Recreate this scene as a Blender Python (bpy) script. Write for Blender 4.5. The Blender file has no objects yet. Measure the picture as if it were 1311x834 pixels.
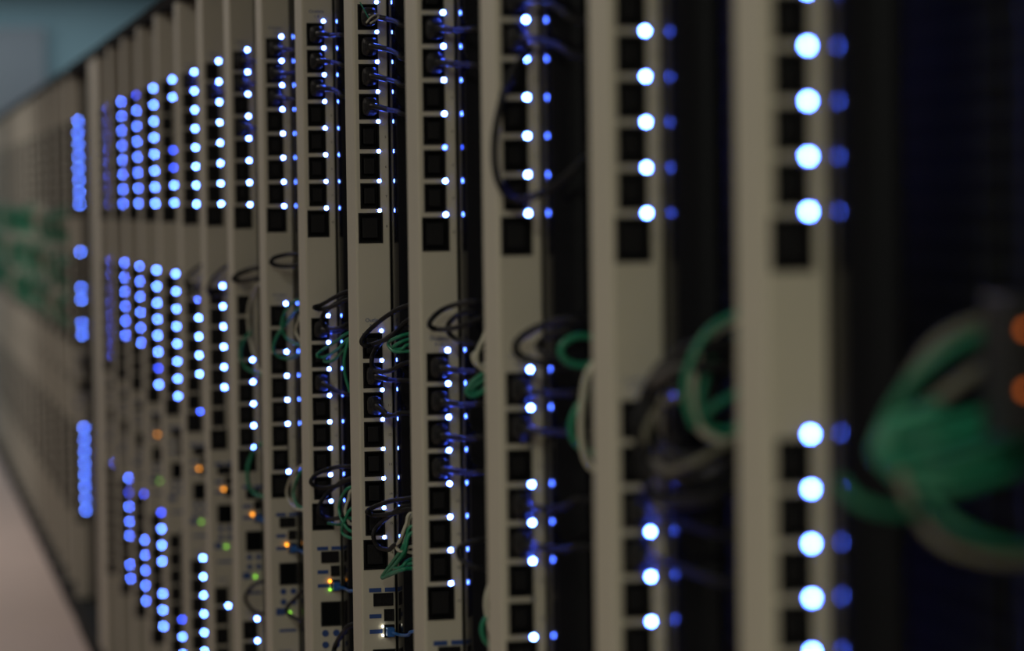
import bpy, bmesh, math, random
from mathutils import Vector, Matrix

random.seed(7)
SC = bpy.context.scene
COL = SC.collection
PI = math.pi

# ------------------------------------------------------------------ camera
FPX = 3642.0                      # focal length in pixels of the 1311 px wide frame
CX, CY = 655.5, 417.0
P = 0.045                         # spacing of the outlets on a power strip, metres
CAM_H = 1.62
_vx, _vy, _rho = -155.93, 257.28, 0.0130
_R = Vector((_vx - CX, _vy - CY, FPX)).normalized()
_k = -FPX * FPX / ((_vx - CX) * _rho + (_vy - CY))
_D = Vector((_rho * _k, _k, FPX)).normalized()
_X = _D.cross(_R)
c_right = Vector((_X[0], _R[0], -_D[0]))
c_up = -Vector((_X[1], _R[1], -_D[1]))
c_fwd = Vector((_X[2], _R[2], -_D[2]))
CAM = Vector((0, 0, CAM_H))
cam_data = bpy.data.cameras.new('camera')
cam = bpy.data.objects.new('camera', cam_data)
COL.objects.link(cam)
m = Matrix((c_right, c_up, -c_fwd)).transposed().to_4x4()
m.translation = CAM
cam.matrix_world = m
cam_data.sensor_width = 36.0
cam_data.lens = FPX * 36.0 / 1311.0
cam_data.clip_start = 0.05
cam_data.clip_end = 100
cam_data.dof.use_dof = True
cam_data.dof.focus_distance = 4.37
cam_data.dof.aperture_fstop = 2.6
SC.camera = cam

# ------------------------------------------------------------------ world, exposure, lamps
w = bpy.data.worlds.new('world')
SC.world = w
w.use_nodes = True
w.node_tree.nodes['Background'].inputs[0].default_value = (0.5, 0.55, 0.6, 1)
w.node_tree.nodes['Background'].inputs[1].default_value = 0.02
SC.view_settings.view_transform = 'Standard'
SC.view_settings.look = 'None'
SC.view_settings.exposure = 0.0
SC.view_settings.gamma = 1.0
SC.view_settings.use_curve_mapping = False
SC.cycles.use_adaptive_sampling = False
SC.cycles.use_denoising = True
SC.cycles.denoiser = 'OPENIMAGEDENOISE'
SC.cycles.denoising_input_passes = 'RGB_ALBEDO_NORMAL'
SC.cycles.max_bounces = 6
SC.cycles.use_light_tree = True
SC.cycles.sample_clamp_indirect = 3.0


def area(name, loc, sx, sy, power, color, rot=(0, 0, 0)):
    l = bpy.data.lights.new(name, 'AREA')
    l.shape = 'RECTANGLE'
    l.size, l.size_y, l.energy, l.color = sx, sy, power, color
    o = bpy.data.objects.new(name, l)
    o.location, o.rotation_euler = loc, rot
    COL.objects.link(o)
    return o


# dim ceiling lamps over the aisle (the room is nearly dark)
LAMP_Y = (-2.2, 0.2, 3.0, 6.0, 9.5, 13.5, 17.3)
LAMP_W = (62.0, 19, 11.5, 11.5, 16, 36, 24.0)
LAMP_C = ((1.0, .99, .80), (1.0, .99, .78), (1, .93, .80), (1, .90, .80), (1, .90, .82), (1, .93, .87), (.90, .97, 1.0))
area('ceiling_or_fill_light', (0.5, 18.9, 3.05), 3.2, .15, 9, (.85, .95, 1.0))  # added fill strip that brightens the far wall, not a known lamp
for y_, p_, c_ in zip(LAMP_Y, LAMP_W, LAMP_C):
    area('ceiling_or_fill_light', (-0.75, y_, 3.0), 0.3, 1.2, p_, c_)


# ------------------------------------------------------------------ materials
def mat(name, color, rough=0.5, metal=0.0, spec=0.5, noise=0.0, nscale=30, bump=0.0, coat=0.0):
    mt = bpy.data.materials.new(name)
    mt.use_nodes = True
    nt = mt.node_tree
    b = nt.nodes['Principled BSDF']
    b.inputs['Base Color'].default_value = (*color, 1)
    b.inputs['Roughness'].default_value = rough
    b.inputs['Metallic'].default_value = metal
    b.inputs['Specular IOR Level'].default_value = spec
    b.inputs['Coat Weight'].default_value = coat
    if noise or bump:
        tc = nt.nodes.new('ShaderNodeTexCoord')
        n = nt.nodes.new('ShaderNodeTexNoise')
        n.inputs['Scale'].default_value = nscale
        n.inputs['Detail'].default_value = 4
        nt.links.new(tc.outputs['Object'], n.inputs['Vector'])
        if noise:
            mx = nt.nodes.new('ShaderNodeMix')
            mx.data_type = 'RGBA'
            mx.inputs[6].default_value = (*[c * (1 - noise) for c in color], 1)
            mx.inputs[7].default_value = (*[min(1, c * (1 + noise)) for c in color], 1)
            nt.links.new(n.outputs['Fac'], mx.inputs[0])
            nt.links.new(mx.outputs[2], b.inputs['Base Color'])
        if bump:
            bp = nt.nodes.new('ShaderNodeBump')
            bp.inputs['Strength'].default_value = bump
            bp.inputs['Distance'].default_value = 0.001
            nt.links.new(n.outputs['Fac'], bp.inputs['Height'])
            nt.links.new(bp.outputs[0], b.inputs['Normal'])
    return mt


def emit(name, color, strength):
    mt = bpy.data.materials.new(name)
    mt.use_nodes = True
    nt = mt.node_tree
    b = nt.nodes['Principled BSDF']
    b.inputs['Base Color'].default_value = (0.02, 0.02, 0.02, 1)
    b.inputs['Emission Color'].default_value = (*color, 1)
    b.inputs['Emission Strength'].default_value = strength
    return mt


M_BEIGE = mat('beige_powder_coat', (.56, .53, .445), .55, noise=.05, nscale=6, bump=.15)
M_BLACK = mat('black_plastic', (.012, .012, .014), .42)
M_SOCKET = mat('outlet_black', (.004, .004, .006), .55, spec=.3)
M_CAP = mat('matt_black_steel', (.006, .006, .006), .95, spec=.1)
M_SLOT = mat('slot_black', (.002, .002, .002), .8)
M_POST = mat('black_gloss_post', (.006, .006, .008), .10, spec=.45)
M_RACK = mat('black_rack_steel', (.008, .009, .009), .75, spec=.15, noise=.3, nscale=8)
M_CORD = mat('black_rubber_cord', (.012, .012, .014), .62, spec=.2)
M_PLUG = mat('black_plug_plastic', (.016, .016, .018), .38, spec=.4)
M_GREEN = mat('green_cable_jacket', (.014, .22, .12), .45)
M_GREEN_SHADED = mat('shaded_green_cable_jacket', (.012, .16, .085), .5)  # green jacket with the dim light of the far right put into its colour
M_BEIGE_SHADED = mat('shaded_beige_cable_jacket', (.15, .145, .11), .55)  # beige jacket darkened in colour to stand for weaker light
M_WHITE = mat('off_white_cable_jacket', (.50, .49, .40), .45)
M_BLUE = mat('blue_cable_jacket', (.02, .12, .40), .4)
M_PRINT = mat('blue_print', (.025, .07, .26), .6)
M_INK = mat('black_print', (.02, .02, .025), .6)
M_GLASS = mat('display_glass', (.008, .009, .010), .12)
M_METAL = mat('bare_metal', (.45, .45, .45), .35, metal=1)
M_LED = emit('blue_led_on', (.055, .13, 1.0), 165)
M_LEDOFF = mat('led_off', (.05, .06, .12), .3)
M_DIM = emit('blue_led_dim', (.03, .08, 1.0), 35)
M_AMBER = emit('amber_led', (1.0, .34, .02), 3.5)
M_LIME = emit('green_led', (.35, 1.0, .06), 1.6)
M_PALE = emit('pale_led', (1.0, .95, .75), 5)
M_WALL = mat('teal_wall_paint', (.34, .53, .60), .8, noise=.10, nscale=.9)
M_DARKWALL = mat('bounce_cutting_wall', (.10, .11, .12), .8)  # unseen side and near walls, made dark to cut bounced light
M_PILLAR = mat('grey_pillar_paint', (.30, .34, .38), .8)
M_CEIL = mat('ceiling_tile', (.30, .31, .30), .9)
M_FLOOR = mat('floor_vinyl', (.76, .60, .53), .45, noise=.10, nscale=1.3)

# perforated door: dark steel with a grid of dark holes
M_MESH = mat('perforated_steel', (.018, .021, .020), .7, spec=.08)
_nt = M_MESH.node_tree
_tc = _nt.nodes.new('ShaderNodeTexCoord')
_vo = _nt.nodes.new('ShaderNodeTexVoronoi')
_vo.inputs['Scale'].default_value = 42
_vo.inputs['Randomness'].default_value = 0
_cr = _nt.nodes.new('ShaderNodeValToRGB')
_cr.color_ramp.elements[0].position = .42
_cr.color_ramp.elements[0].color = (.002, .002, .002, 1)
_cr.color_ramp.elements[1].position = .50
_cr.color_ramp.elements[1].color = (.013, .015, .014, 1)
_nt.links.new(_tc.outputs['Object'], _vo.inputs['Vector'])
_nt.links.new(_vo.outputs['Distance'], _cr.inputs[0])
_nt.links.new(_cr.outputs[0], _nt.nodes['Principled BSDF'].inputs['Base Color'])


# ------------------------------------------------------------------ helpers
def obj(name, bm, m_, parent=None, loc=None, smooth=False):
    me = bpy.data.meshes.new(name)
    bmesh.ops.recalc_face_normals(bm, faces=bm.faces[:])
    bm.to_mesh(me)
    bm.free()
    if smooth:
        for p_ in me.polygons:
            p_.use_smooth = True
    me.materials.append(m_)
    o = bpy.data.objects.new(name, me)
    COL.objects.link(o)
    if parent is not None:
        o.parent = parent
    if loc is not None:
        o.location = loc
    return o


def box(bm, x0, x1, y0, y1, z0, z1, bev=0.0, seg=2):
    r = bmesh.ops.create_cube(bm, size=1.0)
    vs = r['verts']
    for v in vs:
        v.co = Vector(((x0 + x1) / 2 + v.co.x * (x1 - x0), (y0 + y1) / 2 + v.co.y * (y1 - y0), (z0 + z1) / 2 + v.co.z * (z1 - z0)))
    if bev:
        es = list({e for v in vs for e in v.link_edges})
        bmesh.ops.bevel(bm, geom=es, offset=bev, segments=seg, affect='EDGES', profile=.5)


def cyl_y(bm, x, z, r, y0, y1, seg=16, dome=0.0):
    """a disc/cylinder whose axis is y; the face at y0 faces the camera side"""
    a = [bm.verts.new((x + r * math.cos(2 * PI * i / seg), y1, z + r * math.sin(2 * PI * i / seg))) for i in range(seg)]
    b = [bm.verts.new((x + r * math.cos(2 * PI * i / seg), y0, z + r * math.sin(2 * PI * i / seg))) for i in range(seg)]
    for i in range(seg):
        j = (i + 1) % seg
        bm.faces.new((a[i], a[j], b[j], b[i]))
    if dome:
        c = bm.verts.new((x, y0 - dome, z))
        for i in range(seg):
            bm.faces.new((b[i], b[(i + 1) % seg], c))
    else:
        bm.faces.new(b)
    bm.faces.new(a[::-1])


def smooth_path(pts, n=7):
    pts = [Vector(p) for p in pts]
    if len(pts) < 3:
        return pts
    q = [pts[0] * 2 - pts[1]] + pts + [pts[-1] * 2 - pts[-2]]
    out = []
    for i in range(1, len(q) - 2):
        for k in range(n):
            t = k / n
            p0, p1, p2, p3 = q[i - 1], q[i], q[i + 1], q[i + 2]
            out.append(.5 * ((2 * p1) + (p2 - p0) * t + (2 * p0 - 5 * p1 + 4 * p2 - p3) * t * t + (3 * p1 - p0 - 3 * p2 + p3) * t ** 3))
    out.append(pts[-1])
    return out


def tube(bm, pts, r, seg=10, smoothn=7, r_end=None):
    path = smooth_path(pts, smoothn) if smoothn else [Vector(p) for p in pts]
    t0 = (path[1] - path[0]).normalized()
    nrm = t0.orthogonal().normalized()
    rings = []
    for i, p in enumerate(path):
        t = (path[min(i + 1, len(path) - 1)] - path[max(i - 1, 0)]).normalized()
        nrm = (nrm - t * nrm.dot(t)).normalized()
        b = t.cross(nrm)
        rr = r if r_end is None else r + (r_end - r) * i / (len(path) - 1)
        rings.append([bm.verts.new(p + (nrm * math.cos(2 * PI * k / seg) + b * math.sin(2 * PI * k / seg)) * rr) for k in range(seg)])
    for a, b in zip(rings, rings[1:]):
        for k in range(seg):
            bm.faces.new((a[k], a[(k + 1) % seg], b[(k + 1) % seg], b[k]))
    bm.faces.new(rings[0][::-1])
    bm.faces.new(rings[-1])


def tag(o, label, cat, group=None):
    o['label'] = label
    o['category'] = cat
    if group:
        o['group'] = group
    return o


def empty(name, loc):
    o = bpy.data.objects.new(name, None)
    o.empty_display_size = .05
    COL.objects.link(o)
    o.location = loc
    return o


def struct(name, bm, m_):
    o = obj(name, bm, m_)
    o['kind'] = 'structure'
    return o


def pix(x, y, Y):
    """where the line of sight through a pixel meets the plane at depth Y down the aisle"""
    d = c_right * (x - CX) - c_up * (y - CY) + c_fwd * FPX
    return CAM + d * (Y / d.y)


# ------------------------------------------------------------------ the row
XL = 0.7407                       # lateral position of the light line
Y0, STEP = 2.2135, 0.5101
Z0 = CAM_H - 0.021                # height of the lowest light of the top bank
# small mounting differences of the strips (metres): sideways, height
DX = {0: -.0003, 1: .0022, 2: -.0018, 3: .0014, 4: .0004, 5: -.0018, 6: -.0023, 7: -.0010, 8: .0003, 9: .0013, 10: .0004, 12: .001, 17: .003}
DZ = {0: .0024, 1: -.0010, 2: -.0034, 3: -.0073, 4: -.0038, 5: -.0012, 6: .0015, 7: .0034, 8: .0044, 9: .0034, 10: .0060,
      11: .0036, 12: .0035, 13: .002, 17: -.001}
BANKS = (-7.0, 4.05, 18.9)
V_TOP, V_BOT = -10.7, 33.4
N_FAR = 33
BOT = V_BOT * P                   # local height of the v=0 light above the strip's foot
FL, FR = -.74 * P, .355 * P       # face left and right
DEPTH = .080


def yn(n):
    return Y0 + STEP * n


def zl(v):
    return BOT - v * P


# ---- room shell
def room():
    bm = bmesh.new(); box(bm, -2.0, 3.2, -4.2, 19.6, -.1, 0); struct('floor', bm, M_FLOOR)
    bm = bmesh.new(); box(bm, -2.0, 3.2, -4.2, 19.6, 3.15, 3.25); struct('ceiling', bm, M_CEIL)
    bm = bmesh.new(); box(bm, -2.1, -2.0, -4.2, 19.6, 0, 3.15); struct('wall_left', bm, M_DARKWALL)
    bm = bmesh.new(); box(bm, 3.2, 3.3, -4.2, 19.6, 0, 3.15); struct('wall_right', bm, M_DARKWALL)
    bm = bmesh.new(); box(bm, -2.1, 3.3, 19.6, 19.7, 0, 3.15); struct('wall_far', bm, M_WALL)
    bm = bmesh.new(); box(bm, -2.1, 3.3, -4.3, -4.2, 0, 3.15); struct('wall_near', bm, M_DARKWALL)
    e = pix(58, 34, 19.5)
    bm = bmesh.new(); box(bm, -.5, e.x, 19.5, 19.6, 0, e.z, .01)
    o = struct('trim_1', bm, M_PILLAR)


room()

# ---- one outlet, one light, and so on: shared part meshes (local: x across, y away from the camera, z up)


def mesh_of(fn, m_, smooth=False):
    bm = bmesh.new()
    fn(bm)
    bmesh.ops.recalc_face_normals(bm, faces=bm.faces[:])
    me = bpy.data.meshes.new('part')
    bm.to_mesh(me)
    bm.free()
    me.materials.append(m_)
    if smooth:
        for p_ in me.polygons:
            p_.use_smooth = True
    return me


def frame_ring(bm, x0, x1, z0, z1, t, yf, yb):
    box(bm, x0, x1, yf, yb, z1 - t, z1)
    box(bm, x0, x1, yf, yb, z0, z0 + t)
    box(bm, x0, x0 + t, yf, yb, z0 + t, z1 - t)
    box(bm, x1 - t, x1, yf, yb, z0 + t, z1 - t)


C13 = (-.65 * P, .02 * P, -.93 * P, -.07 * P)
C19 = (-.73 * P, .10 * P, -1.09 * P, -.07 * P)


def outlet_fn(rect, big):
    x0, x1, z0, z1 = rect

    def fn(bm):
        frame_ring(bm, x0, x1, z0, z1, .0022, -.0008, .016)      # surround
        box(bm, x0, x1, .014, .018, z0, z1)                      # bottom of the recess
        cx, cz = (x0 + x1) / 2, (z0 + z1) / 2
        hx, hz = (x1 - x0) / 2 - .0062, (z1 - z0) / 2 - .0072
        box(bm, cx - hx, cx + hx, .002, .0145, cz - hz, cz + hz, .0015)   # female block
    return fn


def slots_fn(rect, big):
    x0, x1, z0, z1 = rect
    cx, cz = (x0 + x1) / 2, (z0 + z1) / 2

    def fn(bm):
        s = 1.25 if big else 1.0
        for dx, dz in ((-.0045, .0055), (-.0045, -.0055), (.0035, 0)):
            if big:
                box(bm, cx + dx * s - .001, cx + dx * s + .001, .0017, .0025, cz + dz * s - .0035, cz + dz * s + .0035)
            else:
                box(bm, cx + dx - .0028, cx + dx + .0028, .0017, .0025, cz + dz - .0011, cz + dz + .0011)
    return fn


ME_C13 = mesh_of(outlet_fn(C13, False), M_SOCKET)
ME_C19 = mesh_of(outlet_fn(C19, True), M_SOCKET)
ME_S13 = mesh_of(slots_fn(C13, False), M_SLOT)
ME_S19 = mesh_of(slots_fn(C19, True), M_SLOT)
LED_R = .0027


def led_fn(bm):
    cyl_y(bm, 0, 0, LED_R, -.0004, .001, 14, .0003)


ME_LED = mesh_of(led_fn, M_LED)
ME_LEDOFF = mesh_of(led_fn, M_LEDOFF)
ME_LEDDIM = mesh_of(led_fn, M_DIM)
LED_R = .0038                      # the strips from the eleventh on carry wider, softer lights
M_LEDW = emit('blue_led_wide', (.065, .155, 1.0), 66)
M_LEDP = emit('pale_blue_led', (.085, .20, 1.0), 42)
M_DIMW = emit('blue_led_wide_dim', (.03, .08, 1.0), 18)
ME_LEDW, ME_LEDOFFW, ME_LEDDIMW = mesh_of(led_fn, M_LEDW), mesh_of(led_fn, M_LEDOFF), mesh_of(led_fn, M_DIMW)
ME_LEDP = mesh_of(led_fn, M_LEDP)


def small_led(m_, r):
    return mesh_of(lambda bm: cyl_y(bm, 0, 0, r, -.0035, -.0018, 12, .0006), m_)


ME_AMBER = small_led(M_AMBER, .0030)
ME_AMBERD = small_led(emit('dim_amber_led', (1.0, .20, .02), 1.3), .0030)
ME_LIME = small_led(M_LIME, .0026)
ME_PALE = small_led(M_PALE, .0019)


# housing: a channel with real openings where the outlets sit
def housing_fn(bm):
    holes = []
    for b in BANKS:
        for k in range(7):
            holes.append((zl(b + k + .93), zl(b + k + .07), C13[0], C13[1]))
        holes.append((zl(b + 7 + 1.09), zl(b + 7 + .07), C19[0] + .0006, C19[1]))
    holes.sort()
    r = .0030
    zb, zt = 0.0, zl(V_TOP)

    def quad(xa, xb, za, zb_):
        if zb_ - za < 1e-6 or xb - xa < 1e-6:
            return
        vs = [bm.verts.new(c) for c in ((xa, 0, za), (xb, 0, za), (xb, 0, zb_), (xa, 0, zb_))]
        bm.faces.new(vs)
    z = zb
    xa, xb = FL + .0, FR - r
    for (h0, h1, hx0, hx1) in holes:
        quad(xa, xb, z, h0)
        quad(xa, hx0, h0, h1)
        quad(hx1, xb, h0, h1)
        z = h1
    quad(xa, xb, z, zt)
    # rounded corners, sides and back as an outline swept along z
    rl = .0038
    pr = [(FL + .0, 0.0)]
    pr += [(FL - rl * math.sin(a * PI / 12), rl - rl * math.cos(a * PI / 12)) for a in range(1, 7)]
    pr += [(FL - rl, DEPTH), (FR, DEPTH)]
    pr += [(FR - r + r * math.cos(a * PI / 12), r - r * math.sin(a * PI / 12)) for a in range(0, 7)]
    lo = [bm.verts.new((x, y, zb)) for x, y in pr]
    hi = [bm.verts.new((x, y, zt)) for x, y in pr]
    for i in range(len(pr) - 1):
        bm.faces.new((lo[i], lo[i + 1], hi[i + 1], hi[i]))
    bm.faces.new(lo)
    bm.faces.new(hi[::-1])
    bmesh.ops.remove_doubles(bm, verts=bm.verts[:], dist=1e-6)


ME_HOUSING = mesh_of(housing_fn, M_BEIGE)


def text_mesh(lines, m_):
    """lines: (text, x, z, size, align) -> one mesh of thin raised print on the face"""
    bm = bmesh.new()
    for s, x, z, size, al in lines:
        cu = bpy.data.curves.new('t', 'FONT')
        cu.body, cu.size, cu.align_x, cu.align_y = s, size, al, 'CENTER'
        cu.extrude = .0001
        cu.resolution_u = 2
        to = bpy.data.objects.new('t', cu)
        me = bpy.data.meshes.new_from_object(to)
        me.transform(Matrix.Translation((x, -.00025, z)) @ Matrix.Rotation(PI / 2, 4, 'X'))
        bm.from_mesh(me)
        bpy.data.objects.remove(to)
        bpy.data.meshes.remove(me)
        bpy.data.curves.remove(cu)
    me = bpy.data.meshes.new('print')
    bm.to_mesh(me)
    bm.free()
    me.materials.append(m_)
    return me


_nums = []
_i = 1
for b in BANKS:
    for k in range(8):
        _nums.append((str(_i), .235 * P, zl(b + k + .53), .0055, 'CENTER'))
        _i += 1
ME_NUM = text_mesh(_nums, M_INK)
_heads = []
for b, s in zip(BANKS, ('1-8', '9-16', '17-24')):
    _heads.append(('Outlets', -.26 * P, zl(b - .36), .0085, 'CENTER'))
    _heads.append((s, -.26 * P, zl(b - .17), .0070, 'CENTER'))
ME_HEAD = text_mesh(_heads, M_PRINT)


ME_BARS = [mesh_of((lambda a: lambda bm: box(bm, a[0] * P, a[1] * P, -.0006, .0002, zl(a[2] + a[3]), zl(a[2] - a[3])))(a), M_PRINT)
           for a in ((-.56, -.14, 12.84, .07), (-.02, .34, 12.84, .07), (-.56, -.15, 13.73, .07), (-.56, -.12, 14.25, .07),
                     (-.50, .22, 17.7, .055), (-.62, -.25, 16.9, .15))]


def port_fn(x0, x1, v0, v1):
    def fn(bm):
        frame_ring(bm, x0 * P, x1 * P, zl(v1), zl(v0), .0018, -.0030, .0002)
        box(bm, x0 * P + .001, x1 * P - .001, -.0008, .0002, zl(v1) + .001, zl(v0) - .001)
        cx = (x0 + x1) / 2 * P
        box(bm, cx - .003, cx + .003, -.0026, -.0006, zl(v0) - .0045, zl(v0) - .0017)   # latch notch block
    return fn


ME_PORTS = [mesh_of(port_fn(*a), M_SOCKET) for a in ((-.42, -.08, 12.95, 13.38), (-.08, .26, 12.95, 13.38), (-.06, .28, 13.5, 13.9), (-.06, .28, 14.03, 14.46))]
ME_DISP = mesh_of(lambda bm: box(bm, -.42 * P, .28 * P, -.0012, .0002, zl(15.75), zl(14.9), .0006), M_GLASS)


def disp_frame(bm):
    frame_ring(bm, -.46 * P, .32 * P, zl(15.79), zl(14.86), .0016, -.0018, .0002)


ME_DFRAME = mesh_of(disp_frame, M_BLACK)


def btn_fn(x, v):
    def fn(bm):
        n = 20
        for r0, r1, yy in ((.0035, .0058, -.0012),):
            ri = [[bm.verts.new((x * P + r * math.cos(2 * PI * i / n), y_, zl(v) + r * math.sin(2 * PI * i / n))) for i in range(n)]
                  for r, y_ in ((r1, .0002), (r1, yy), (r0, yy), (r0, -.0004))]
            for a, b in zip(ri, ri[1:]):
                for i in range(n):
                    bm.faces.new((a[i], a[(i + 1) % n], b[(i + 1) % n], b[i]))
            bm.faces.new(ri[-1])
    return fn


ME_BTN = [mesh_of(btn_fn(x, v), M_PRINT) for x, v in ((-.30, 16.06), (.12, 16.06), (-.30, 16.5), (.12, 16.5))]
ME_SCREW = mesh_of(lambda bm: cyl_y(bm, 0, 0, .0024, -.0010, .0002, 10, .0004), M_METAL)


def part(name, me, parent, loc=(0, 0, 0)):
    o = bpy.data.objects.new(name, me)
    COL.objects.link(o)
    o.parent = parent
    o.location = loc
    return o


# lights that are dark, per strip: bank -> set of positions (0..7)
OFF = {6: {1: {1, 6}}, 7: {1: {0, 1, 2}, 2: {2, 3, 4, 5, 6, 7}}, 8: {1: {6, 7}, 2: {0, 2, 3, 4, 5, 6, 7}}, 9: {1: {0, 6}},
       10: {0: {2, 3}, 2: {0, 1, 2, 3, 4}}, 11: {2: {4}}, 12: {1: {6, 7}, 2: {1, 2}}, 13: {1: {6, 7}, 2: {5}}, 14: {2: {1, 2, 3, 4, 5, 6, 7}},
       2: {1: {2, 6}}, 1: {1: {1}}, 17: {1: {1, 2, 5}}}
DIM = {10: {0: {4, 5}, 2: {5}}, 11: {1: {6}, 2: {0}}, 13: {2: {1}}, 9: {1: {7}}, 3: {0: {5}}, 12: {0: {0}, 2: {0}}}

ORD = ['nearest', 'second', 'third', 'fourth', 'fifth', 'sixth', 'seventh', 'eighth', 'ninth', 'tenth', 'eleventh', 'twelfth',
       'thirteenth', 'fourteenth', 'fifteenth']
PDU_LABEL = {
    0: 'widest, most blurred beige power strip, first from the right in the row',
    1: 'blurred beige power strip, second from the right, grey cord loops beside it',
    2: 'soft beige power strip, third from the right, big dark cord loop up high',
    3: 'beige power strip just nearer than the sharply focused one, fourth from the right',
    4: 'sharpest beige power strip, four black plugs at its top, fifth from the right',
    5: 'beige power strip just beyond the sharp one, amber and green port lights',
    6: 'beige power strip, seventh from the right, green cable loop at its middle',
    7: 'beige power strip, eighth from the right, pale cable hanging down its middle',
    8: 'blurred beige power strip, ninth from the right, single blue light low down',
    9: 'blurred beige power strip, tenth from the right, lit blue discs along its foot',
    10: 'blurred beige power strip, eleventh from the right, two dark gaps among upper lights',
    11: 'blurred beige power strip, twelfth from the right, tight full rows of blue discs',
    12: 'blurred beige power strip, thirteenth from the right, five low blue discs',
    13: 'blurred beige power strip, fourteenth from the right, half hidden blue discs',
    14: 'narrow beige power strip at the end of the near block, lights almost hidden',
    17: 'beige power strip beyond the dark gap with overlapping pale blue discs',
}


def make_pdu(n, full=True):
    t = empty('power_strip', (XL + DX.get(n, 0), yn(n), Z0 - BOT + DZ.get(n, 0)))
    if n in PDU_LABEL:
        tag(t, PDU_LABEL[n], 'power strip', 'vertical power strips along the racks')
    else:
        tag(t, 'distant blurred beige power strip in the far block, its lights hidden', 'power strip', 'vertical power strips of the far block')
    part('housing', ME_HOUSING, t)
    if not full:
        for bi, b in enumerate(BANKS):
            for k in range(7):
                part('outlet', ME_C13, t, (0, 0, zl(b + k)))
            part('outlet', ME_C19, t, (0, 0, zl(b + 7)))
        part('display', ME_DISP, t)
        return t
    for bi, b in enumerate(BANKS):
        for k in range(8):
            big = k == 7
            o = part('outlet', ME_C19 if big else ME_C13, t, (0, 0, zl(b + k)))
            if 1 <= n <= 7:
                part('contact_slots', ME_S19 if big else ME_S13, o)
            off = k in OFF.get(n, {}).get(bi, ())
            dim = k in DIM.get(n, {}).get(bi, ())
            trio = (ME_LEDOFFW, ME_LEDDIMW, ME_LEDP) if n == 17 else (ME_LEDOFFW, ME_LEDDIMW, ME_LEDW) if n >= 10 else (ME_LEDOFF, ME_LEDDIM, ME_LED)
            l = part('indicator_light', trio[0] if off else trio[1] if dim else trio[2], t, (0, 0, zl(b + k)))
            l['label'] = 'unlit indicator' if off else 'glowing blue indicator light'
    for me in ME_PORTS:
        part('network_port', me, t)
    d = part('display', ME_DISP, t)
    part('bezel', ME_DFRAME, d)
    for me in ME_BTN:
        part('button', me, t)
    for me in ME_BARS:
        part('printed_label', me, t)
    for v in (-9.9, 33.0):
        part('screw', ME_SCREW, t, (-.2 * P, 0, zl(v)))
    if 1 <= n <= 9:
        part('number_lettering', ME_NUM, t)
        part('heading_lettering', ME_HEAD, t)
    if n in (5,):
        part('port_light', ME_AMBER, t, (-.10 * P, 0, zl(14.08)))['label'] = 'amber light'
        part('port_light', ME_LIME, t, (-.10 * P, 0, zl(14.40)))['label'] = 'green light'
    elif n == 4:
        part('port_light', ME_PALE, t, (-.12 * P, 0, zl(14.08)))['label'] = 'pale light'
        part('port_light', ME_PALE, t, (-.12 * P, 0, zl(14.38)))['label'] = 'pale light'
    elif n in (6, 7, 8, 9, 11):
        part('port_light', ME_AMBER, t, (-.13 * P, 0, zl(14.1)))['label'] = 'amber light'
        part('port_light', ME_LIME, t, (-.05 * P, 0, zl(16.95)))['label'] = 'green light'
    return t


for n in range(0, 15):
    make_pdu(n)
make_pdu(17)
for n in range(18, N_FAR):
    make_pdu(n, False)

# ---- racks: glossy black post beside each strip, perforated door, body, cap and plinth
XP = XL + FR + .0012              # post's aisle side


def post_fn(bm):
    y0_, y1_, R_ = -.068, .11, .05
    pr = [(0, y1_), (.040, y1_), (.040, y0_), (.034, y0_), (.0300, y0_ + .003)]
    pr += [(R_ * (1 - math.cos(k * PI / 36)), -.015 - R_ * math.sin(k * PI / 36)) for k in range(14, -1, -1)]
    zb, zt = 0, 1.0
    lo = [bm.verts.new((x, y, zb)) for x, y in pr]
    hi = [bm.verts.new((x, y, zt)) for x, y in pr]
    for i in range(len(pr)):
        j = (i + 1) % len(pr)
        bm.faces.new((lo[i], lo[j], hi[j], hi[i]))
    bm.faces.new(lo)
    bm.faces.new(hi[::-1])


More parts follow.
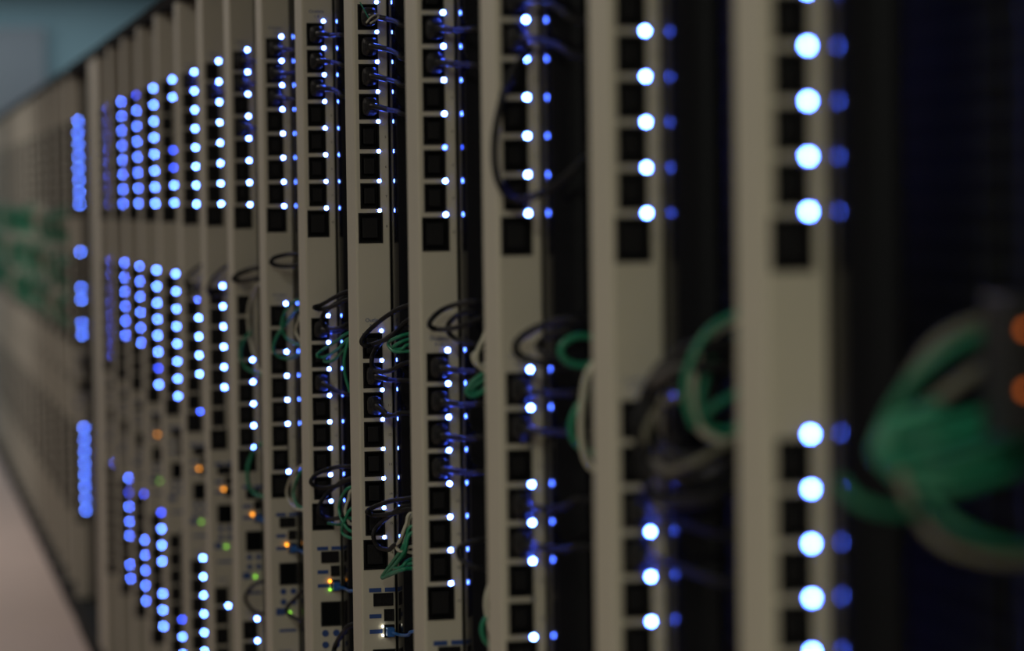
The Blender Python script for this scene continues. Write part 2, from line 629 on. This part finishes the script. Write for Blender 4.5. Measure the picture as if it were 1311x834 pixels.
DOOR_X = XL + .107
for n in range(-1, N_FAR):
    dx, dz = DX.get(n, 0), DZ.get(n, 0)
    zfoot = Z0 - BOT + dz
    zcap = Z0 - V_TOP * P + dz
    t = empty('server_rack', (XP + dx, yn(n), 0))
    if n < 0:
        lab = 'dark rack without a power strip behind the green cable tangle, far right'
    elif n < 15:
        lab = 'black rack with gloss post right of the %s beige power strip' % (ORD[n] if n == 0 else ORD[n] + ' nearest')
    elif n < 17:
        lab = 'empty black rack in the dark gap between the beige blocks, %s of the two' % ('nearer' if n == 15 else 'farther')
    elif n == 17:
        lab = 'black rack behind the overlapping pale blue discs beyond the gap'
    else:
        lab = 'distant black rack of the far block, mostly hidden behind beige strips'
    tag(t, lab, 'rack', 'racks of the row')
    for nm, fn, mm in (
        *((('post', None, M_POST),) if n >= 0 else ()),
        ('door', lambda bm: box(bm, DOOR_X - XP, DOOR_X - XP + .02, -.14, STEP - .15, zfoot, zcap, .002), M_MESH),
        ('cabinet_body', lambda bm: box(bm, DOOR_X - XP + .021, 1.02, -.145, STEP - .148, zfoot, zcap, .002), M_RACK),
        ('top_cap', lambda bm: box(bm, -.052, 1.03, -.145, STEP - .147, zcap + .0006, zcap + .034, .003), M_CAP),
        ('plinth', lambda bm: box(bm, -.060, 1.03, -.145, STEP - .147, 0, zfoot - .0006, .003), M_RACK),
    ):
        if nm == 'post':
            bm = bmesh.new()
            post_fn(bm)
            for v in bm.verts:
                v.co.z = zfoot + v.co.z * (zcap - zfoot)
            obj('post', bm, mm, t)
        else:
            bm = bmesh.new()
            fn(bm)
            obj(nm, bm, mm, t)
    # door furniture: vertical handle bar
    if -1 <= n <= 3:
        bm = bmesh.new()
        box(bm, DOOR_X - XP - .012, DOOR_X - XP - .001, .17, .185, 1.0, 1.18, .002)
        obj('handle', bm, M_BLACK, t)

# beige end panel closing the near block
bm = bmesh.new()
box(bm, XL + FL - .004, XL + FR - .002, yn(14) + .10, yn(14) + .36, Z0 - BOT + .001, Z0 - V_TOP * P - .001, .004)
tag(obj('end_panel', bm, M_BEIGE), 'tall beige end panel of the near block beside the dark gap', 'panel')


# ------------------------------------------------------------------ cords and cables
def cord_points(n, pts, base=.045, lift=0.0):
    """pixel path on strip n -> world points that pass in front of the post and into the rack"""
    out = []
    for q in pts:
        x, y = q[0], q[1]
        d = base + lift if len(q) < 3 else q[2]
        w_ = pix(x, y, yn(n) - d)
        if len(q) < 3:
            e = (w_.x - (XP - .030)) / .03
            e = max(0, min(1, e))
            e = e * e * (3 - 2 * e)
            w_ = pix(x, y, yn(n) - (d + (.165 + lift - d) * e))
        out.append(w_)
    return out


def into_rack(w_, dz=-.012):
    return [Vector((max(w_.x + .02, XP + .045), w_.y - .002, w_.z + dz * .4)), Vector((DOOR_X - .006, w_.y - .004, w_.z + dz))]


def cable(n, pts, m_, r, name, label, cat='cable', group=None, ends=(1, 1), base=.045, lift=0.0, seg=10):
    ws = cord_points(n, pts, base, lift)
    if ends[1]:
        ws = ws + into_rack(ws[-1])
    if ends[0]:
        ws = into_rack(ws[0], .012)[::-1] + ws
    bm = bmesh.new()
    tube(bm, ws, r, seg)
    o = obj(name, bm, m_, smooth=True)
    tag(o, label, cat, group)
    return o


RC = .0036                         # black power cord radius
RN = .0026                         # network cable radius


def plug_parts(t):
    """a moulded power plug, axis along y; nose in the outlet"""
    bm = bmesh.new()
    prof = ((.004, .0095, .0125), (-.003, .0095, .0125), (-.006, .0110, .0142), (-.018, .0110, .0140), (-.024, .0088, .0105), (-.028, .0060, .0066))
    rings = []
    for y, hx, hz in prof:
        ring = []
        for i in range(16):
            a = 2 * PI * i / 16
            c, s = math.cos(a), math.sin(a)
            k = (abs(c) ** 4 + abs(s) ** 4) ** -.25
            ring.append(bm.verts.new((hx * c * k, y, hz * s * k)))
        rings.append(ring)
    for a, b in zip(rings, rings[1:]):
        for i in range(16):
            bm.faces.new((a[i], a[(i + 1) % 16], b[(i + 1) % 16], b[i]))
    bm.faces.new(rings[0][::-1])
    bm.faces.new(rings[-1])
    return obj('plug', bm, M_PLUG, t, smooth=False)


PLUGC = (C13[0] + C13[1]) / 2


def power_cord(n, v, end_px, label, turn=(.018, -.004), group='power cords plugged into the strips'):
    """plug in the outlet below light v; the cord bends right towards end_px and vanishes into the rack"""
    cx_ = XL + DX.get(n, 0) + PLUGC
    cz_ = Z0 + DZ.get(n, 0) - (v + .5) * P
    t = empty('power_cable', (cx_, yn(n), cz_))
    plug_parts(t)
    bm = bmesh.new()
    org = Vector((cx_, yn(n), cz_))
    p0 = Vector((0, -.027, 0))
    p1 = Vector((.004, -.036, turn[1] * .2))
    p2 = Vector((turn[0], -.052, turn[1]))
    tube(bm, [p0, p1, p2], .0052, 10, 6, .0040)
    sr = obj('strain_relief', bm, M_PLUG, t, smooth=True)
    bm = bmesh.new()
    e = pix(end_px[0], end_px[1], yn(n) - .165)
    mid = (org + p2).lerp(e, .55) + Vector((0, -.012, .0))
    pts = [org + p1, org + p2, mid, e] + into_rack(e)
    tube(bm, [q - org for q in pts], RC, 10)
    obj('cord', bm, M_CORD, t, smooth=True)
    tag(t, label, 'power cord', group)
    return t


# strip 4 (sharp)
Q = {0: 'topmost outlet', 1: 'second outlet down', 2: 'third outlet down', 3: 'fourth outlet down'}
for k, ey in zip(range(4), (33, 75, 110, 146)):
    power_cord(4, -7 + k, (517, ey), 'black plug in the %s of the sharpest strip, cord sloping right' % Q[k], (.020, -.006))
power_cord(4, 4.05 + 2, (516, 529), 'black plug mid height on the sharpest strip, below two cord loops', (.012, -.012))
power_cord(4, 4.05 + 1, (516, 487), 'black plug half hidden behind the lower cord loop of the sharpest strip', (.016, -.004))
# strip 5
for k, ey in zip(range(3), (45, 84, 124)):
    power_cord(5, -7 + k, (441, ey), 'black plug in the %s just beyond the sharpest strip' % Q[k], (.018, -.004))
power_cord(5, 4.05 + 2, (446, 505), 'black plug under the green loops just beyond the sharpest strip', (.014, -.010))
power_cord(5, 4.05, (443, 420), 'black plug above the green loops just beyond the sharpest strip', (.018, -.002))
# strip 6
for k, ey in zip(range(3), (66, 90, 130)):
    power_cord(6, -7 + k, (381, ey), 'black plug in the %s of the seventh strip from the right' % Q[k], (.016, -.004))
# strip 3
for k, ey in zip((1, 2), (38, 84)):
    power_cord(3, -7 + k, (612, ey), 'black plug near the top of the fourth strip from the right, %s' % ('upper one' if k == 1 else 'lower one'), (.018, -.004))
for k, ey, q in ((0, 476, 'topmost'), (1, 517, 'second'), (2, 560, 'third'), (3, 605, 'fourth')):
    power_cord(3, 4.05 + k, (618, ey), 'black plug %s below the cord loops on the fourth strip from the right' % q, (.018, -.002))
# strip 2
for k, ey, q in ((2, 70, 'upper'), (1, 25, 'top')):
    power_cord(2, -7 + k, (735, ey), 'black plug at the %s outlet above the big dark loop' % q, (.018, -.003))
for k, ey, q in ((0, 503, 'first'), (1, 552, 'second'), (3, 640, 'third'), (4, 700, 'fourth')):
    power_cord(2, 4.05 + k, (742, ey), 'black plug on the third strip from the right, %s below the loops' % q, (.018, -.002))
# strips 7..9, soft
for n, ks in ((7, (0, 1, 3)), (8, (1,)), (9, (0,)), (1, (2, 3)), (0, (5, 6))):
    for k in ks:
        v = (-7 if n > 1 else 4.05) + k
        px = -156 + 16.8 * FPX * P / (c_fwd.dot(Vector((XL, yn(n), 0)))) + 30 * (38 / 40.)
        w_ = Vector((XP + .012, yn(n) - .165, Z0 - (v + .7) * P)) - CAM
        px = CX + FPX * w_.dot(c_right) / w_.dot(c_fwd)
        py = CY - FPX * w_.dot(c_up) / w_.dot(c_fwd)
        pos = {0: 'first', 1: 'second', 2: 'third', 3: 'fourth', 5: 'sixth', 6: 'seventh'}[k]
        power_cord(n, v, (px, py), 'blurred black plug in the %s %s outlet of the %s nearest power strip' % (pos, 'upper' if n > 1 else 'middle', ORD[n]), (.016, -.003))

B, G, W_ = M_CORD, M_GREEN, M_WHITE
CG = 'cable loops beside the power strips'


def L(n, pts, m_, r, label, **k):
    nm = 'black_cord_loop' if m_ is B else 'green_cable_loop' if m_ is G else 'white_cable_loop' if m_ in (W_, M_BEIGE_SHADED) else 'grey_cord_loop' if m_.name.startswith('grey_cord') else 'blue_network_cable'
    return cable(n, pts, m_, r, nm, label, 'cable', CG, **k)


# strip 4
L(4, [(527, 390), (501, 401), (475, 421), (463, 436), (468, 443), (480, 440), (501, 431), (527, 408)], B, RC, 'black cord loop hooked round the Outlets heading of the sharpest strip', lift=.012)
L(4, [(524, 420), (500, 430), (484, 443), (476, 460), (480, 474), (499, 475), (524, 464)], B, RC, 'black cord loop just below the highest loop on the sharpest strip')
L(4, [(526, 427), (507, 433), (497, 440), (505, 450), (526, 450)], G, RN, 'green cable loop behind the black loops of the sharpest strip')
L(4, [(526, 434), (510, 440), (503, 446), (514, 447), (526, 441)], G, RN, 'inner green cable loop behind the black loops of the sharpest strip')
L(4, [(526, 638), (500, 642), (478, 650), (470, 656), (480, 660), (502, 658), (526, 652)], B, RC, 'flat black cord loop low on the sharpest strip', lift=.012)
L(4, [(520, 648), (500, 660), (484, 674), (478, 686), (484, 700), (498, 704), (512, 697)], B, RC, 'black cord loop circling the lowest blue light of the sharpest strip')
L(4, [(528, 656), (520, 672), (513, 690), (508, 702), (516, 706), (528, 700)], W_, RN, 'off-white cable hanging low right of the sharpest strip', lift=.010)
L(4, [(528, 660), (523, 680), (517, 697), (520, 704), (528, 708)], W_, RN, 'second off-white cable beside the first, low on the sharpest strip', lift=.006)
L(4, [(528, 674), (521, 688), (515, 703), (502, 721), (489, 740), (504, 733), (526, 722)], G, RN * 1.1, 'green cable drooping to a point below the lowest loop of the sharpest strip', lift=.010)
L(4, [(528, 682), (518, 706), (507, 722), (494, 738), (512, 731), (528, 728)], G, RN * 1.1, 'second green cable of the drooping bunch under the sharpest strip', lift=.016)
L(4, [(528, 698), (516, 712), (504, 726), (514, 727), (528, 716)], G, RN * 1.1, 'shortest green cable of the drooping bunch under the sharpest strip', lift=.004)
# strip 5
L(5, [(450, 372), (430, 380), (412, 390), (402, 394), (414, 396), (432, 390), (450, 383)], B, RC, 'thick black cord loop reaching left just beyond the sharpest strip', lift=.012)
L(5, [(449, 380), (428, 390), (415, 401), (412, 412), (420, 421), (436, 420), (450, 414)], B, RC, 'lower black cord loop above the green loops beyond the sharpest strip')
L(5, [(450, 425), (432, 436), (412, 449), (406, 456), (416, 457), (432, 448), (450, 433)], G, RN, 'longest green cable loop just beyond the sharpest strip', lift=.008)
L(5, [(450, 432), (434, 446), (418, 458), (416, 463), (428, 461), (450, 442)], G, RN, 'lower green cable loop just beyond the sharpest strip')
L(5, [(452, 430), (442, 452), (441, 475), (447, 498), (452, 502)], G, RN, 'green cable hanging straight down just beyond the sharpest strip', lift=.004)
L(5, [(452, 597), (428, 599), (406, 607), (398, 618), (410, 625), (432, 622), (452, 614)], B, RC, 'wide flat black cord loop low beyond the sharpest strip', lift=.014)
L(5, [(448, 613), (426, 626), (411, 643), (409, 656), (420, 664), (436, 663), (448, 656)], B, RC, 'rounder black cord loop under the flat one beyond the sharpest strip')
L(5, [(453, 623), (440, 632), (434, 650), (439, 668), (453, 682)], G, RN, 'green cable bow low beyond the sharpest strip', lift=.020)
L(5, [(453, 650), (441, 668), (438, 682), (453, 690)], G, RN, 'second green cable bow low beyond the sharpest strip', lift=.012)
L(5, [(420, 670, .03), (432, 672, .05), (438, 671, .06), (446, 664)], G, RN, 'short green cable end sticking left low beyond the sharpest strip', ends=(0, 1))
L(5, [(453, 627), (446, 640), (442, 655), (446, 668), (453, 672)], W_, RN, 'off-white cable inside the green bows beyond the sharpest strip')
L(5, [(452, 800), (440, 810), (431, 824), (428, 836), (440, 842)], B, RC * 1.2, 'black cord loop at the bottom edge between the two sharpest strips', lift=.03)
# strip 6
L(6, [(385, 326), (368, 326), (352, 330), (347, 336), (354, 340), (370, 341), (385, 340)], B, RC * 1.15, 'black cord loop across the blank face of the seventh strip from the right')
L(6, [(388, 384), (374, 388), (364, 402), (361, 420), (368, 434), (380, 441), (388, 442)], G, RN * 1.1, 'green cable loop round the middle of the seventh strip from the right', lift=.012)
L(6, [(388, 392), (368, 412), (354, 432), (350, 448), (358, 457), (372, 459), (388, 452)], G, RN * 1.1, 'lower green cable loop on the seventh strip from the right', lift=.004)
L(6, [(390, 400), (382, 412), (379, 424), (384, 436), (390, 440)], W_, RN, 'off-white cable beside the green loops of the seventh strip')
L(6, [(392, 594), (377, 606), (368, 624), (369, 640), (378, 651), (392, 654)], W_, RN, 'off-white cable bow low on the seventh strip from the right', lift=.012)
L(6, [(392, 600), (381, 612), (376, 630), (380, 646), (392, 652)], G, RN * 1.1, 'green cable bow low on the seventh strip from the right')
L(6, [(392, 755), (380, 765), (370, 775), (367, 784), (378, 792), (392, 796)], B, RC, 'black cord loop near the foot of the seventh strip from the right')
# strip 7
L(7, [(336, 342), (318, 346), (304, 352), (299, 358), (312, 360), (336, 356)], B, RC * 1.3, 'blurred black cord loop on the eighth strip blank face')
L(7, [(337, 362), (324, 376), (318, 400), (320, 430), (326, 456), (337, 478)], W_, RN * 1.2, 'pale cable hanging down the middle of the eighth strip')
L(7, [(322, 425), (312, 436), (308, 455), (314, 470), (326, 477), (337, 480)], G, RN * 1.2, 'green cable loop on the middle of the eighth strip', ends=(0, 1))
L(7, [(337, 568), (324, 580), (317, 600), (318, 620), (326, 632), (338, 636)], G, RN * 1.5, 'green cable bow low on the eighth strip from the right')
L(7, [(337, 745), (322, 752), (314, 766), (322, 780), (337, 786)], B, RC, 'black cord loop near the foot of the eighth strip')
# strips 8, 9
L(8, [(302, 336), (286, 344), (272, 358), (266, 372), (276, 380), (302, 372)], B, RC, 'blurred black cord loop on the ninth strip from the right')
L(9, [(266, 335), (254, 342), (242, 352), (236, 362), (246, 370), (266, 366)], B, RC, 'blurred black cord loop on the tenth strip from the right')
L(9, [(264, 352), (252, 360), (246, 374), (256, 384), (264, 386)], W_, RN, 'blurred pale cable on the tenth strip from the right')
# strip 3
L(3, [(628, 388), (600, 387), (572, 394), (555, 406), (550, 417), (562, 422), (590, 418), (628, 403)], B, RC, 'outer black cord loop on the fourth strip from the right', lift=.014)
L(3, [(626, 397), (598, 398), (580, 408), (573, 420), (580, 432), (600, 439), (626, 442)], B, RC, 'inner black cord loop on the fourth strip from the right')
L(3, [(628, 422), (618, 436), (611, 452), (612, 466), (620, 474), (630, 478)], W_, RN * 1.2, 'off-white cable right of the fourth strip, behind the third', lift=.014)
L(3, [(630, 432), (616, 447), (606, 456), (612, 468), (630, 466)], W_, RN * 1.2, 'second off-white cable crossing the first behind the third strip')
L(3, [(630, 474), (614, 482), (601, 494), (598, 503), (608, 507), (630, 497)], G, RN * 1.2, 'green cable loop between the third and fourth strips', lift=.01)
L(3, [(630, 482), (615, 490), (603, 500), (614, 502), (630, 492)], G, RN * 1.2, 'inner green cable loop between the third and fourth strips')
L(3, [(628, 690), (606, 694), (588, 702), (590, 716), (606, 726), (628, 730)], B, RC, 'black cord loop low between the third and fourth strips')
L(3, [(640, 736), (628, 748), (622, 770), (625, 795), (634, 815)], W_, RN * 1.3, 'off-white cable bow at the bottom left of the third strip', lift=.02)
L(3, [(636, 784), (622, 792), (617, 806), (622, 822), (636, 830)], G, RN * 1.3, 'green cable bow at the bottom left of the third strip', lift=.02)
# strip 2
L(2, [(758, 412), (728, 410), (696, 416), (670, 430), (660, 444), (668, 457), (700, 466), (758, 470)], B, RC * 1.2, 'wide black cord loop in the middle of the third strip from the right', lift=.012)
L(2, [(758, 420), (722, 424), (696, 434), (690, 446), (706, 456), (758, 460)], B, RC * 1.2, 'inner black cord loop in the middle of the third strip')
L(2, [(680, 62, .05), (658, 90), (642, 130), (633, 185), (638, 232), (660, 256), (700, 244), (730, 222), (760, 196)], B, RC * 1.2, 'big black cord loop high on the third strip from the right', lift=.02, ends=(0, 1))
L(2, [(764, 432), (742, 430), (724, 438), (718, 450), (726, 463), (744, 468), (764, 466)], G, RN * 1.5, 'green cable ring left of the second strip from the right', lift=.012)
L(2, [(766, 464), (752, 480), (746, 515), (744, 550), (748, 580), (756, 598), (766, 600)], W_, RN * 1.6, 'off-white cable bow hugging the left edge of the second strip', lift=.03)
L(2, [(762, 500), (744, 516), (733, 536), (732, 556), (742, 572), (764, 582)], G, RN * 1.5, 'green cable bow left of the second strip, under the ring')
# strip 1
for i, (o, r_) in enumerate(((0, 1.5), (9, 1.3))):
    L(1, [(950, 452 + o), (900, 452 + o), (856, 468 + o), (828, 500), (816 + o, 545), (824 + o, 585 - o), (852, 612 - o), (900, 618 - o), (950, 588 - o)], mat('grey_cord', (.10, .095, .09), .45) if i else B, RC * r_,
      ['outer dark cord loop sweeping over the second strip from the right', 'inner grey cord loop sweeping over the second strip from the right'][i], lift=.014 - .01 * i)
L(1, [(950, 440), (890, 446), (850, 470), (833, 500), (831, 535), (842, 570), (880, 590), (950, 575)], B, RC * 2, 'thick dark cord loop over the first middle light of the second strip', lift=.02)
L(1, [(950, 470), (896, 470), (858, 484), (838, 506), (828, 560), (826, 610), (846, 640), (900, 640), (950, 615)], B, RC * 1.6, 'lowest dark cord loop over the middle of the second strip', lift=.026)
L(1, [(952, 408), (925, 418), (900, 440), (888, 475), (886, 515), (896, 548), (925, 566), (952, 560)], W_, RN * 1.6, 'off-white cable bow between the two nearest strips', lift=.022)
L(1, [(952, 398), (915, 418), (892, 446), (878, 486), (880, 520), (890, 548)], G, RN * 1.3, 'green cable beside the off-white bow between the nearest strips', lift=.03, ends=(1, 0))
L(1, [(952, 430), (920, 448), (904, 480), (896, 520), (908, 548), (950, 552)], G, RN * 1.5, 'green cable bow inside the off-white one between the nearest strips', lift=.014)
L(1, [(952, 500), (915, 520), (898, 542), (920, 560), (952, 540)], G, RN * 1.5, 'short green cable loop lowest between the two nearest strips', lift=.008)
L(1, [(950, 560), (880, 596), (840, 600), (826, 560), (846, 520), (880, 505)], M_BEIGE_SHADED, RN * 1.3, 'pale cable coil over the middle of the second strip', lift=.03, ends=(1, 0))

# blue network cables with plug at the network port
for n, end in ((4, (530, 809)), (5, (452, 757)), (6, (392, 708)), (7, (338, 668))):
    t = empty('network_cable', (XL + DX.get(n, 0) + .11 * P, yn(n), Z0 + DZ.get(n, 0) - 14.25 * P))
    bm = bmesh.new()
    box(bm, -.0060, .0060, -.0190, -.0028, -.0068, .0068, .0015)
    obj('connector', bm, M_BLUE, t)
    bm = bmesh.new()
    org = t.location.copy()
    e = pix(end[0], end[1], yn(n) - .165)
    pts = [Vector((.001, -.017, 0)), Vector((.010, -.034, -.0015))]
    mid = (org + pts[1]).lerp(e, .5) + Vector((0, -.012, -.001))
    tube(bm, pts + [mid - org, e - org] + [q - org for q in into_rack(e)], .0026, 10)
    obj('cord', bm, M_BLUE, t, smooth=True)
    tag(t, 'blue network cable plugged into the port low on %s' % {4: 'the sharpest strip', 5: 'the strip beyond the sharpest', 6: 'the seventh strip from the right', 7: 'the eighth strip from the right'}[n], 'network cable', 'blue network cables')

# small knot of green and white tie wire hanging on the topmost cord of the sharp strip
bm = bmesh.new()
tube(bm, [pix(461, 3, yn(4) - .055), pix(467, 14, yn(4) - .06), pix(473, 25, yn(4) - .062)], .0010, 8)
t_ = empty('tie_wire', pix(473, 26, yn(4) - .062))
o_ = obj('green_strand', bm, M_GREEN, t_)
o_.matrix_parent_inverse = Matrix.Translation(-t_.location)
bm = bmesh.new()
tube(bm, [pix(469, 29, yn(4) - .058), pix(475, 22, yn(4) - .064), pix(483, 18, yn(4) - .062), pix(484, 23, yn(4) - .058), pix(474, 30, yn(4) - .062)], .0014, 8)
o_ = obj('white_strand', bm, M_WHITE, t_)
o_.matrix_parent_inverse = Matrix.Translation(-t_.location)
tag(t_, 'green and white tie wire twisted on the topmost plug of the sharpest strip', 'wire')

# ---- tangle of green and off-white cables in front of the dark rack at the far right
YR = yn(0)
RIGHT = [
    (M_BEIGE_SHADED, 2.0, [(1330, 404), (1262, 410), (1205, 436), (1168, 484), (1148, 540), (1140, 580)], 'topmost shade-dimmed beige cable arching over the far right tangle'),
    (M_BEIGE_SHADED, 2.0, [(1330, 440), (1264, 466), (1206, 508), (1165, 540), (1146, 566)], 'straight shade-dimmed beige cable rising to the right in the far right tangle'),
    (M_GREEN_SHADED, 1.9, [(1330, 422), (1262, 428), (1196, 462), (1152, 510), (1126, 560), (1124, 590)], 'topmost green cable of the far right tangle'),
    (G, 2.2, [(1330, 512), (1262, 530), (1194, 545), (1142, 556), (1122, 578), (1146, 598), (1220, 590), (1330, 548)], 'green cable bow in the middle of the far right tangle'),
    (G, 2.2, [(1330, 530), (1262, 552), (1198, 572), (1150, 582), (1128, 566), (1146, 540), (1204, 518)], 'green cable curling back on itself in the far right tangle'),
    (M_GREEN_SHADED, 2.2, [(1330, 565), (1262, 590), (1204, 606), (1158, 606), (1132, 586), (1142, 556)], 'green cable under the middle bow of the far right tangle'),
    (M_GREEN_SHADED, 2.0, [(1330, 590), (1270, 612), (1214, 626), (1160, 618), (1130, 590)], 'lower shade-dimmed green cable of the far right tangle'),
    (M_GREEN_SHADED, 1.6, [(1330, 706), (1280, 696), (1232, 676), (1196, 646), (1176, 612)], 'lowest green cable arc at the far right'),
    (M_BEIGE_SHADED, 1.6, [(1330, 716), (1270, 716), (1210, 698), (1172, 656), (1152, 604)], 'lowest shade-dimmed beige cable arc at the far right'),
    (M_GREEN_SHADED, 1.6, [(1180, 655), (1140, 655), (1098, 642), (1074, 616)], 'short green cable sticking out left of the far right tangle'),
]
for i, (m_, k_, pp, lab) in enumerate(RIGHT):
    yy = YR - .20 - .012 * i
    ws = [pix(x, y, yy - .02 * math.sin(j)) for j, (x, y) in enumerate(pp)]
    bm = bmesh.new()
    tube(bm, ws, RN * k_, 10)
    tag(obj('green_cable' if m_ in (M_GREEN_SHADED, G) else 'white_cable', bm, m_, smooth=True), lab, 'cable', 'tangle of cables at the far right')

# switch with two amber lights at the right edge, its face towards the camera side of the aisle
YS = YR - .36
a_ = pix(1290, 380, YS)
b_ = pix(1330, 560, YS)
t = empty('network_switch', (a_.x, YS, b_.z))
bm = bmesh.new()
box(bm, 0, .05, 0, .05, 0, a_.z - b_.z, .003)
obj('housing', bm, M_BLACK, t)
for yy in (422, 500):
    w_ = pix(1313, yy, YS)
    o = part('status_light', ME_AMBERD, t, (w_.x - a_.x, .0015, w_.z - b_.z))
    o['label'] = 'amber status light'
tag(t, 'black network switch with two amber lights at the right edge', 'network switch')

# ---- green cable bundles hanging over the far block
for n in range(18, N_FAR):
    for q in range(3):
        bm = bmesh.new()
        zc = Z0 - (1.8 + 3.7 * q + random.uniform(-.25, .25)) * P
        hh = random.uniform(.055, .068)
        for s in range(6):
            ph = random.uniform(-.02, .02)
            x0_ = XL + FL - random.uniform(.012, .035)
            y_ = yn(n) - random.uniform(.03, .09)
            tube(bm, [Vector((XP + .012, y_ - .08, zc + hh * .6 + ph)), Vector((XL, y_ - .06, zc + hh * .9 + ph)), Vector((x0_ + .005, y_, zc + hh * .5 + ph)),
                      Vector((x0_, y_ + .02, zc - hh * .2 + ph)), Vector((x0_ + .012, y_, zc - hh * .8 + ph)), Vector((XL, y_ - .06, zc - hh + ph)),
                      Vector((XP + .012, y_ - .08, zc - hh * .7 + ph))], .0040, 6, 4)
        tag(obj('green_cable_bundle', bm, M_GREEN if (n + q) % 7 else M_WHITE, smooth=True),
            'blurred pale cable bundle hanging on the far block' if not (n + q) % 7 else 'blurred green cable bundle hanging on the far block', 'cable', 'cable bundles hanging on the far block')
